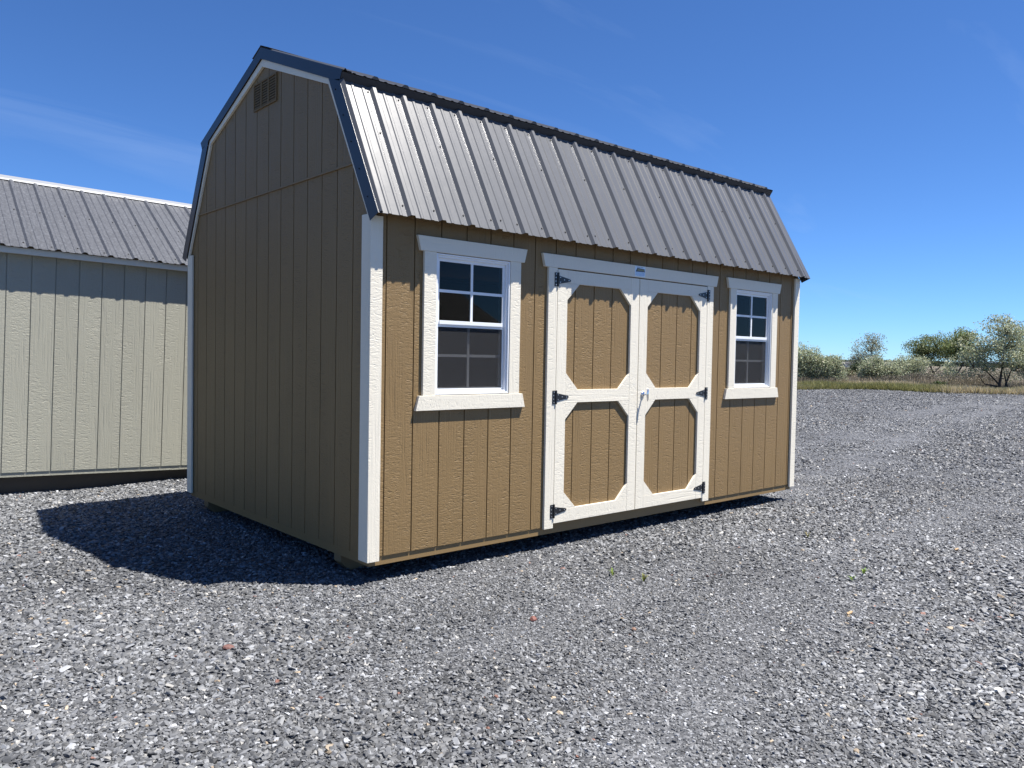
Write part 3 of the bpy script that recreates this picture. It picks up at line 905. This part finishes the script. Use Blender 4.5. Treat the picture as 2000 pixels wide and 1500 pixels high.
# ------------------------------------------------------------------ gravel stones
PROTO = bpy.data.collections.new('stone_shapes')
def shard(i):
    import bmesh
    r_ = np.random.default_rng(100 + i)
    bm = bmesh.new()
    for _ in range(11):
        d = r_.normal(size=3); d /= np.linalg.norm(d)
        bm.verts.new(np.sign(d) * np.abs(d) ** .7 * np.array([.5, .36, .20]))
    hull = bmesh.ops.convex_hull(bm, input=bm.verts)
    for v in [v for v in bm.verts if not v.link_faces]: bm.verts.remove(v)
    me = bpy.data.meshes.new('shard'); bm.to_mesh(me); bm.free()
    o = bpy.data.objects.new('shard_%02d' % i, me); PROTO.objects.link(o)
    return me
def stones(name, n_, rmin, rmax, size, half=41, pale_=.03):
    az = (math.pi / 2 - yaw)
    u = rng.random(n_)
    r_ = np.sqrt(rmin ** 2 + (rmax ** 2 - rmin ** 2) * u)
    a = az + (rng.random(n_) * 2 - 1) * R(half)
    x = CAM.x + r_ * np.cos(a); y = CAM.y + r_ * np.sin(a)
    keep = ~((x > .6) & (x < L + .2) & (y > .75) & (y < W + .4))
    keep &= ~((y > 5.05) & (x < .6))
    keep &= rng.random(n_) > .45 * track(x, y)
    x, y = x[keep], y[keep]; k = len(x)
    s = size * np.clip(np.exp(rng.normal(0, .38, k)), .3, 1.75) * (1 - .45 * track(x, y)) * (.72 + .56 * vnoise(x, y, .7, 12))
    z = relief(x, y) + s * (.0 + .16 * rng.random(k))
    g_ = np.exp(rng.normal(math.log(.116), .46, k))
    c = np.stack([g_ * .955, g_ * .99, g_ * 1.045], -1)
    u = rng.random(k)
    pale = u < pale_
    c[pale] = np.stack([.22 + .16 * rng.random(pale.sum())] * 3, -1) * np.array([1.02, 1, .95])
    buff = (u > .05) & (u < .056)
    c[buff] = np.array([.30, .24, .17]) * (.7 + .6 * rng.random(buff.sum()))[:, None]
    rust = (u > .058) & (u < .0592)
    c[rust] = np.array([.20, .10, .075]) * (.7 + .6 * rng.random(rust.sum()))[:, None]
    c *= tone(x, y)[:, None]
    me = bpy.data.meshes.new(name)
    me.vertices.add(k); me.vertices.foreach_set('co', np.stack([x, y, z], -1).astype(np.float32).ravel())
    def attr(nm, ty, arr, key):
        at = me.attributes.new(nm, ty, 'POINT'); at.data.foreach_set(key, np.ascontiguousarray(arr).ravel())
    attr('tint', 'FLOAT_COLOR', np.concatenate([c, np.ones((k, 1))], 1).astype(np.float32), 'color')
    attr('rot', 'FLOAT_VECTOR', np.stack([rng.normal(0, .32, k), rng.normal(0, .32, k), rng.random(k) * 6.283], -1).astype(np.float32), 'vector')
    attr('scl', 'FLOAT_VECTOR', (s[:, None] * (.75 + .5 * rng.random((k, 3)))).astype(np.float32), 'vector')
    attr('pick', 'INT', rng.integers(0, 12, k).astype(np.int32), 'value')
    o = bpy.data.objects.new(name, me); col.objects.link(o)
    md = o.modifiers.new('scatter', 'NODES'); md.node_group = SCATTER
    return o
def scatter_group(mat):
    ng = bpy.data.node_groups.new('scatter_stones', 'GeometryNodeTree')
    ng.interface.new_socket('Geometry', in_out='INPUT', socket_type='NodeSocketGeometry')
    ng.interface.new_socket('Geometry', in_out='OUTPUT', socket_type='NodeSocketGeometry')
    nn = ng.nodes.new; lk = ng.links.new
    gi, go = nn('NodeGroupInput'), nn('NodeGroupOutput')
    ci = nn('GeometryNodeCollectionInfo'); ci.inputs['Collection'].default_value = PROTO
    ci.inputs['Separate Children'].default_value = True; ci.inputs['Reset Children'].default_value = True
    ip = nn('GeometryNodeInstanceOnPoints'); ip.inputs['Pick Instance'].default_value = True
    def na(nm, ty):
        q = nn('GeometryNodeInputNamedAttribute'); q.data_type = ty; q.inputs['Name'].default_value = nm
        return q.outputs['Attribute']
    er = nn('FunctionNodeEulerToRotation')
    lk(na('rot', 'FLOAT_VECTOR'), er.inputs[0])
    lk(gi.outputs[0], ip.inputs['Points']); lk(ci.outputs[0], ip.inputs['Instance'])
    lk(na('pick', 'INT'), ip.inputs['Instance Index']); lk(er.outputs[0], ip.inputs['Rotation'])
    lk(na('scl', 'FLOAT_VECTOR'), ip.inputs['Scale']); lk(ip.outputs[0], go.inputs[0])
    return ng
stm = vcol('basalt_chips', .60, .45)
for nd in stm.node_tree.nodes:
    if nd.type == 'ATTRIBUTE': nd.attribute_type = 'INSTANCER'
for i in range(12): shard(i).materials.append(stm)
SCATTER = scatter_group(stm)
o = stones('gravel_chips', 88000, 1.3, 5.0, .024, half=54, pale_=.018)
tag(o, 'larger flat slate-grey chips lying on top of the gravel', 'gravel', kind='stuff')
o = stones('gravel_chips', 156000, 1.3, 5.0, .0165, half=54, pale_=.03)
tag(o, 'loose blue-grey crushed stone chips scattered in front of the barn shed', 'gravel', kind='stuff')
o = stones('gravel_chips', 240000, 5.0, 10.5, .0235, half=48)
tag(o, 'loose blue-grey crushed stone chips spread around the sheds', 'gravel', kind='stuff')
o = stones('gravel_chips', 190000, 24, 46, .044, half=42, pale_=.01)
tag(o, 'distant grey crushed stone towards the grassy edge', 'gravel', kind='stuff')
o = stones('gravel_chips', 250000, 10.5, 24.5, .031, half=42)
tag(o, 'loose grey crushed stone farther out across the lot', 'gravel', kind='stuff')

def on_ground(px, py, z=0.0):
    d = fwd + rt2 * (px - 1000) / 1551.33 + up2 * (750 - py) / 1551.33
    t_ = (z - CAM.z) / d.z
    return CAM + d * t_
# the few stones and scraps one can pick out
rk = lambda c: plain('stone_' + str(c), c, .75)
def rock(px, py, size, c, label, cat='stone'):
    p_ = on_ground(px, py); q = relief(p_.x, p_.y)
    import bmesh
    bm = bmesh.new(); bmesh.ops.create_icosphere(bm, subdivisions=2, radius=1)
    for v in bm.verts:
        k = 1 + .28 * (random.random() - .5)
        v.co = Vector((v.co.x * size[0], v.co.y * size[1], v.co.z * size[2])) * k
    me = bpy.data.meshes.new('stone'); bm.to_mesh(me); bm.free()
    me.materials.append(c)
    o = bpy.data.objects.new('stone', me); col.objects.link(o)
    o.location = (p_.x, p_.y, float(q) + size[2] * .55); o.rotation_euler = (.1, -.1, random.random() * 3)
    tag(o, label, cat); return o
rock(446, 1268, (.030, .024, .016), rk((.13, .062, .052)), 'larger brick-red stone lying on the grey gravel below the shaded gable')
rock(1042, 1206, (.026, .018, .014), rk((.15, .058, .046)), 'rust-red stone on the gravel in front of the double doors')
rock(1238, 1229, (.017, .012, .009), rk((.17, .10, .07)), 'small brownish-orange stone on the gravel beyond the rust-red one')
rock(1950, 1352, (.034, .014, .012), rk((.62, .60, .54)), 'long cream-white stone among the grey chips')
rock(1528, 1232, (.012, .010, .008), rk((.6, .58, .52)), 'small cream stone on the gravel near the wood chip')
def chip(px, py, ln_, label):
    p_ = on_ground(px, py); q = float(relief(p_.x, p_.y))
    mb = MB().prism([(-ln_, -.006), (-ln_ * .6, .008), (ln_ * .9, .007), (ln_, -.004), (ln_ * .2, -.009)], 2, 0, .006)
    o = mb.build('wood_chip', M['wood'], dz=0); o.location = (p_.x, p_.y, q + .012); o.rotation_euler = (.1, -.06, random.random() * 1.2 - .2)
    tag(o, label, 'wood chip'); return o
chip(1659, 1203, .030, 'pale splinter of wood lying on the open gravel')
chip(1868, 1075, .030, 'thin buff wood splinter farther out on the gravel')
gm = vcol('young_weed_leaf', .6, .3, trans=.3)
def weed(px, py, h, label, c=(.16, .22, .04)):
    p_ = on_ground(px, py); q = float(relief(p_.x, p_.y))
    mb = MB(); cols = []
    for k in range(9):
        a = random.random() * 6.28; l_ = h * (.5 + random.random() * .6); lean = .35 + random.random() * .6
        d = Vector((math.cos(a), math.sin(a), 0)); s_ = Vector((-d.y, d.x, 0)) * h * .10
        p1 = d * l_ * lean * .5 + Vector((0, 0, l_ * .7)); p2 = d * l_ * lean + Vector((0, 0, l_ * .85))
        mb.add([s_ * .4, -s_ * .4, p1 - s_, p1 + s_, p2], [(0, 1, 2, 3), (3, 2, 4)])
    o = mb.build('weed', gm, dz=0); o.location = (p_.x, p_.y, q + .004)
    ca = o.data.color_attributes.new('tint', 'FLOAT_COLOR', 'POINT')
    for i in range(len(ca.data)): ca.data[i].color = (c[0] * random.uniform(.7, 1.3), c[1] * random.uniform(.8, 1.2), c[2], 1)
    tag(o, label, 'weed'); return o
weed(1197, 1128, .055, 'tiny green weed sprouting through gravel before the doors')
weed(1257, 1138, .055, 'olive weed seedling beside the tiny green weed before the doors', (.17, .19, .05))
weed(1686, 1126, .05, 'bright green weed sprouting alone on the open gravel', (.2, .32, .05))
weed(1664, 1138, .035, 'smaller bright weed just beside the bright green one', (.2, .3, .05))
weed(1578, 1052, .05, 'yellowish weed tuft on open gravel beyond the barn shed corner', (.22, .2, .07))

# ------------------------------------------------------------------ background vegetation
leafm = {}
def set_tint(o, cols):
    ca = o.data.color_attributes.new('tint', 'FLOAT_COLOR', 'POINT')
    ca.data.foreach_set('color', np.asarray(cols, np.float32).ravel())
leaf_mat = vcol('foliage_leaf', .6, .35, trans=.25)
bark = plain('grey_brown_bark', (.055, .043, .034), .9)

def point_at(px, dist):
    """a spot on the flat ground in the direction of a picture column, dist metres away"""
    d = fwd + rt2 * (px - 1000) / 1551.33
    d.z = 0; d.normalize()
    return Vector((CAM.x, CAM.y, 0)) + d * dist

def quads_mesh(name, centers, sizes, cols, mat, parent, upright=0.0, asp=.55):
    k = len(centers)
    a = rng.normal(size=(k, 3)); a[:, 2] += upright * np.sign(a[:, 2] + .01); a /= np.linalg.norm(a, axis=1)[:, None]
    b = rng.normal(size=(k, 3)); b -= (a * b).sum(1)[:, None] * a; b /= np.linalg.norm(b, axis=1)[:, None]
    A = a * sizes[:, None]; B = b * sizes[:, None] * asp
    v = np.stack([centers - A, centers + B * 1.0 - A * .1, centers + A, centers - B * 1.0 - A * .1], 1)
    me = bpy.data.meshes.new(name)
    me.from_pydata(v.reshape(-1, 3).tolist(), [], np.arange(k * 4).reshape(-1, 4).tolist())
    me.materials.append(mat)
    o = bpy.data.objects.new(name, me); col.objects.link(o); o.parent = parent
    set_tint(o, np.concatenate([np.repeat(cols, 4, 0), np.ones((k * 4, 1))], 1))
    return o

def tree(name, label, cat, px, dist, h, wd, lobes, c, group=None, clumps=90, per=105, leaf=.048, cl_r=.205, stems=3, base_h=.12, lean=0.0, bare=0.0):
    """lobes: (across -1..1, height 0..1, rx, rz) crown ellipsoids in units of half-width / height"""
    root = empty(name, point_at(px, dist))
    rv = rt.copy()
    wts = np.array([l_[2] * l_[3] for l_ in lobes]); wts /= wts.sum()
    cen = []
    for i in range(clumps):
        l_ = lobes[rng.choice(len(lobes), p=wts)]
        d = rng.normal(size=3); d /= np.linalg.norm(d); rr = rng.random() ** .42
        cen.append((l_[0] * wd + d[0] * rr * l_[2] * wd, d[1] * rr * l_[2] * wd * .85, (l_[1] + d[2] * rr * l_[3]) * h))
    cen = np.array(cen); cen[:, 2] = np.maximum(cen[:, 2], .12)
    loc = lambda q: Vector((rv.x * q[0] - rv.y * q[1], rv.y * q[0] + rv.x * q[1], q[2]))
    # trunk and limbs
    tb = MB()
    heads = []
    for s_ in range(stems):
        l_ = lobes[s_ % len(lobes)]
        b0 = np.array([rng.normal(0, .05) * wd, rng.normal(0, .05) * wd, -.05])
        e = np.array([l_[0] * wd * .8 + rng.normal(0, .12) * wd, rng.normal(0, .15) * wd, l_[1] * h * .95])
        mid = b0 * .45 + e * .55 + np.array([lean * wd * .2, 0, -.05 * h]) + rng.normal(0, .05, 3) * wd
        r0 = .019 * h * (1.15 if s_ == 0 else .8)
        tb.tube([loc(b0), loc(b0 * .8 + mid * .2 + np.array([0, 0, base_h * h * .4])), loc(mid), loc(e)], [r0, r0 * .8, r0 * .5, r0 * .16], 6)
        heads += [mid, mid * .5 + e * .5, e, b0 * .5 + mid * .5]
    heads = np.array(heads)
    for q in cen[::2]:
        j = np.argmin(np.linalg.norm(heads - q, axis=1) + (heads[:, 2] > q[2]) * h * .2)
        a_ = heads[j]; md = (a_ + q) / 2 + rng.normal(0, .04, 3) * h
        tb.tube([loc(a_), loc(md), loc(q)], [.008 * h, .005 * h, .002 * h], 4, cap=False)
    tb.build('trunk', bark, root, dz=0)
    n_ = per
    pts = np.repeat(cen, n_, 0) + np.clip(rng.normal(0, 1, (len(cen) * n_, 3)), -1.7, 1.7) * np.array([cl_r, cl_r, cl_r * .75])
    pts = pts[rng.random(len(pts)) > bare * np.clip(pts[:, 2] / h, 0, 1)]
    pts[:, 2] = np.maximum(pts[:, 2], .06)
    P = np.array([[rv.x, -rv.y, 0], [rv.y, rv.x, 0], [0, 0, 1]])
    pw = pts @ P.T
    k = len(pw)
    cl = np.array(c)[None] * (.80 + .40 * rng.random(k))[:, None] * (1 + rng.normal(0, .05, (k, 3)))
    quads_mesh('crown', pw, leaf * (.6 + .8 * rng.random(k)), np.clip(cl, .01, .9), leaf_mat, root)
    tag(root, label, cat, group)
    return root
OL = (.36, .385, .25)
OL2 = (.32, .345, .225)
DG = (.17, .20, .085)
tree('olive_bush', 'silvery green bush half hidden behind the barn shed corner', 'bush', 1566, 50, 2.55, 1.35, [(-.1, .62, .6, .33), (.45, .5, .5, .3), (-.5, .4, .6, .3)], OL, clumps=110)
tree('olive_bush', 'rounded silvery green bush next to the one at the shed corner', 'bush', 1612, 50.5, 1.9, 1.25, [(0, .55, .55, .36), (.35, .72, .3, .22), (-.45, .45, .5, .3), (.6, .35, .4, .25)], OL2, clumps=100)
tree('wispy_tree', 'tall thin-leaved grey-green tree with bare upper twigs', 'tree', 1697, 78, 4.1, 1.75, [(-.1, .62, .75, .34), (.2, .8, .5, .2), (-.55, .35, .5, .2)], (.27, .28, .19), clumps=130, per=44, leaf=.06, cl_r=.24, bare=.45)
tree('dark_bush', 'low dark green bush at the foot of the wispy tree', 'bush', 1677, 74, 1.55, 1.1, [(0, .5, .8, .42)], (.05, .068, .03), clumps=60)
tree('olive_bush', 'broad sage-grey bush in front of the wispy tree', 'bush', 1716, 55, 1.75, 1.35, [(-.3, .55, .6, .4), (.35, .5, .55, .38)], OL2, clumps=100)
tree('olive_bush', 'spreading pale bush with open branches between wispy and dark trees', 'bush', 1768, 62, 2.0, 1.6, [(-.3, .62, .5, .3), (.4, .66, .5, .3), (0, .45, .6, .25)], OL, clumps=85, per=75)
tree('dark_tree', 'wide dark green tree with flat spreading top', 'tree', 1822, 88, 4.6, 3.0, [(-.45, .62, .5, .20), (.1, .72, .55, .22), (.5, .6, .5, .24), (-.1, .45, .7, .18)], DG, clumps=150, per=80, leaf=.07, cl_r=.28)
tree('dark_tree', 'taller dark green tree leaning right beside the wide one', 'tree', 1866, 84, 4.7, 2.2, [(.35, .80, .5, .17), (.0, .62, .6, .22), (.4, .5, .6, .2)], (.185, .22, .08), clumps=120, per=80, leaf=.07, cl_r=.28, lean=.4)
tree('olive_tree', 'largest silvery olive tree with open forked branches at gravel edge', 'tree', 1958, 50, 4.05, 2.35, [(-.1, .80, .5, .18), (.35, .66, .5, .22), (-.55, .55, .5, .2), (.0, .48, .7, .2), (-.75, .32, .5, .12), (.75, .45, .4, .25)], OL, clumps=170, per=100, leaf=.05, cl_r=.20, stems=5)
tree('olive_tree', 'silvery olive tree beyond the largest one at gravel edge', 'tree', 2052, 54, 3.6, 2.1, [(0, .62, .7, .32), (-.5, .45, .5, .3)], OL2, clumps=110)
tree('dark_bush', 'small bright green bush low in the dry brush', 'bush', 1834, 50, .42, .42, [(0, .5, .8, .4)], (.055, .085, .025), clumps=26, per=30, leaf=.05, cl_r=.10)
for i, (px, d_, h_, w_, lb) in enumerate([(1655, 66, .95, .9, 'low olive-green shrub left of the dark bush'), (1795, 57, .8, 1.5, 'grey brushy shrub under the spreading pale bush'), (1745, 52, .62, 1.0, 'low grey twiggy shrub right of the broad sage-grey bush'), (1884, 53, .75, 1.5, 'tan-grey low shrub in front of the dark trees'), (1915, 56, .9, 1.6, 'low grey-brown shrub left of the largest olive tree')]):
    tree('low_shrub', lb, 'shrub', px, d_, h_, w_, [(0, .5, .9, .42)], [(.11, .115, .05), (.125, .11, .085), (.12, .11, .08), (.165, .145, .10), (.115, .10, .078)][i], clumps=70, per=60, leaf=.035, cl_r=.14)

# dry and green grass along the gravel edge, straw-coloured weeds behind
def grass(name, n_, a0, a1, r0, r1, h, cols, label, wts):
    pxs = a0 + (a1 - a0) * rng.random(n_)
    vv = np.zeros((n_, 3, 3)); cc = np.zeros((n_, 3))
    d = np.stack([fwd.x + rt2.x * (pxs - 1000) / 1551.33, fwd.y + rt2.y * (pxs - 1000) / 1551.33], -1)
    d /= np.linalg.norm(d, axis=1)[:, None]
    thx = np.arctan2(d[:, 1], d[:, 0])
    lr = np.interp(np.mod(thx, 2 * math.pi), th, Rmax)
    r_ = lr - .15 + r0 + (r1 - r0) * rng.random(n_) ** 1.3
    x = CAM.x + d[:, 0] * r_; y = CAM.y + d[:, 1] * r_
    pt = vnoise(x, y, .45, 20)
    hh = h * (.5 + .9 * rng.random(n_)) * (.5 + pt)
    wd = .012 + .022 * rng.random(n_)
    a = rng.random(n_) * 6.283
    sx_, sy_ = np.cos(a) * wd, np.sin(a) * wd
    lx, ly = rng.normal(0, .3, n_) * hh, rng.normal(0, .3, n_) * hh
    z0 = -.088
    vv[:, 0] = np.stack([x - sx_, y - sy_, np.full(n_, z0)], -1); vv[:, 1] = np.stack([x + sx_, y + sy_, np.full(n_, z0)], -1); vv[:, 2] = np.stack([x + lx, y + ly, z0 + hh], -1)
    mixv = np.clip(vnoise(x, y, .33, 23) * 1.4 - .2 + rng.normal(0, .22, n_), 0, .999)
    idx = np.searchsorted(np.cumsum(wts), mixv)
    cc = np.array(cols)[np.clip(idx, 0, len(cols) - 1)] * (.75 + .5 * rng.random(n_))[:, None]
    me = bpy.data.meshes.new(name)
    me.from_pydata(vv.reshape(-1, 3).tolist(), [], np.arange(n_ * 3).reshape(-1, 3).tolist())
    me.materials.append(leaf_mat)
    o = bpy.data.objects.new(name, me); col.objects.link(o)
    set_tint(o, np.concatenate([np.repeat(cc, 3, 0), np.ones((n_ * 3, 1))], 1))
    tag(o, label, 'grass', kind='stuff'); return o
grass('roadside_grass', 150000, 1100, 2700, -0.7, 5.5, .30, [(.25, .245, .095), (.37, .325, .17), (.50, .43, .29)], 'mixed green and yellowing grass along the gravel edge', [.34, .36, .30])
grass('dry_grass', 105000, 1100, 2700, 4.5, 24, .42, [(.44, .37, .27), (.27, .225, .15), (.20, .175, .13), (.17, .155, .11)], 'pale straw-coloured dry grass among the bushes', [.25, .3, .25, .2])

# sagebrush that reads as one mass behind and under the trees
kc = 850
pxs = rng.uniform(1100, 2700, kc); ds = rng.uniform(58, 150, kc)
cc_ = np.array([point_at(a, b_) for a, b_ in zip(pxs, ds)])
hh_ = .35 + .55 * rng.random(kc)
pts = np.repeat(cc_, 90, 0) + np.clip(rng.normal(0, 1, (kc * 90, 3)), -1.8, 1.8) * np.array([.75, .75, 0])
pts[:, 2] = -.09 + np.repeat(hh_, 90) * np.abs(rng.normal(.45, .3, kc * 90)) * 1.3
pal = np.array([(.17, .155, .115), (.20, .17, .12), (.13, .135, .09), (.16, .17, .10), (.24, .20, .15)])[rng.integers(0, 5, kc)]
cl = np.repeat(pal, 90, 0) * (.7 + .6 * rng.random(kc * 90))[:, None]
o = quads_mesh('sagebrush', pts, .07 * (.6 + .8 * rng.random(kc * 90)), cl, leaf_mat, None)
tag(o, 'grey-brown sagebrush covering the plain behind the trees', 'brush', kind='stuff')

# far things on the plain
wb = empty('farm_building', point_at(1650, 260), (0, 0, -yaw))
mb = MB(); mb.prism([(-3.5, -.6), (3.5, -.6), (3.5, 1.15), (0, 1.40), (-3.5, 1.15)], 0, -14, 14); mb.build('wall', plain('white_wall', (.62, .60, .58), .8), wb, dz=0)
mb = MB(); mb.prism([(-3.8, 1.16), (0, 1.43), (3.8, 1.16), (3.8, 1.26), (0, 1.55), (-3.8, 1.26)], 0, -14.3, 14.3); mb.build('roof', plain('dark_roof', (.08, .08, .085), .7), wb, dz=0)
tag(wb, 'long low white building far out on the plain', 'building')
pp = MB().tube([(0, 0, -.09), (0, 0, 1.0)], .05, 8).tube([(0, 0, 1.0), (0, 0, 1.04)], .07, 8).build('marker_post', plain('white_post', (.7, .7, .68), .6), dz=0)
pp.location = point_at(1642, 95); tag(pp, 'slim white marker post standing far off in the dry grass', 'post')
# far tree line
k = 10000
pxs = rng.uniform(900, 2900, k); ds = rng.uniform(520, 640, k)
cen = np.array([point_at(a, b_) for a, b_ in zip(pxs, ds)])
cen[:, 2] = rng.random(k) ** .7 * (1.6 + 1.6 * vnoise(cen[:, 0], cen[:, 1], .03, 31))
cl = np.array([.045, .06, .04])[None] * (.7 + .6 * rng.random(k))[:, None]
o = quads_mesh('distant_tree_line', cen, np.full(k, 1.5), cl, leaf_mat, None)
tag(o, 'far-off dark line of trees across the plain', 'trees', kind='stuff')
# low hills on the horizon, tinted blue for haze
hb = MB(); n_ = 90
vv, fs = [], []
for i in range(n_ + 1):
    px = 900 + 1700 * i / n_
    p0 = point_at(px, 8200); hgt = 16 + 14 * float(vnoise(px, 0, .006, 40)) + 4 * float(vnoise(px, 0, .03, 41))
    p1 = point_at(px, 9000); p2 = point_at(px, 9800)
    vv += [(p0.x, p0.y, -3), (p1.x, p1.y, hgt), (p2.x, p2.y, -3)]
for i in range(n_):
    a = i * 3
    fs += [(a, a + 3, a + 4, a + 1), (a + 1, a + 4, a + 5, a + 2)]
o = hb.add(vv, fs).build('hills', plain('far_haze_blue_hills', (.115, .15, .20), .95), dz=0, smooth=True)  # distance haze painted into the hills' blue base colour
tag(o, 'low blue-grey hills along the horizon', 'hills', kind='structure')

scene.cycles.max_bounces = 8
scene.cycles.transparent_max_bounces = 16
scene.cycles.use_denoising = True
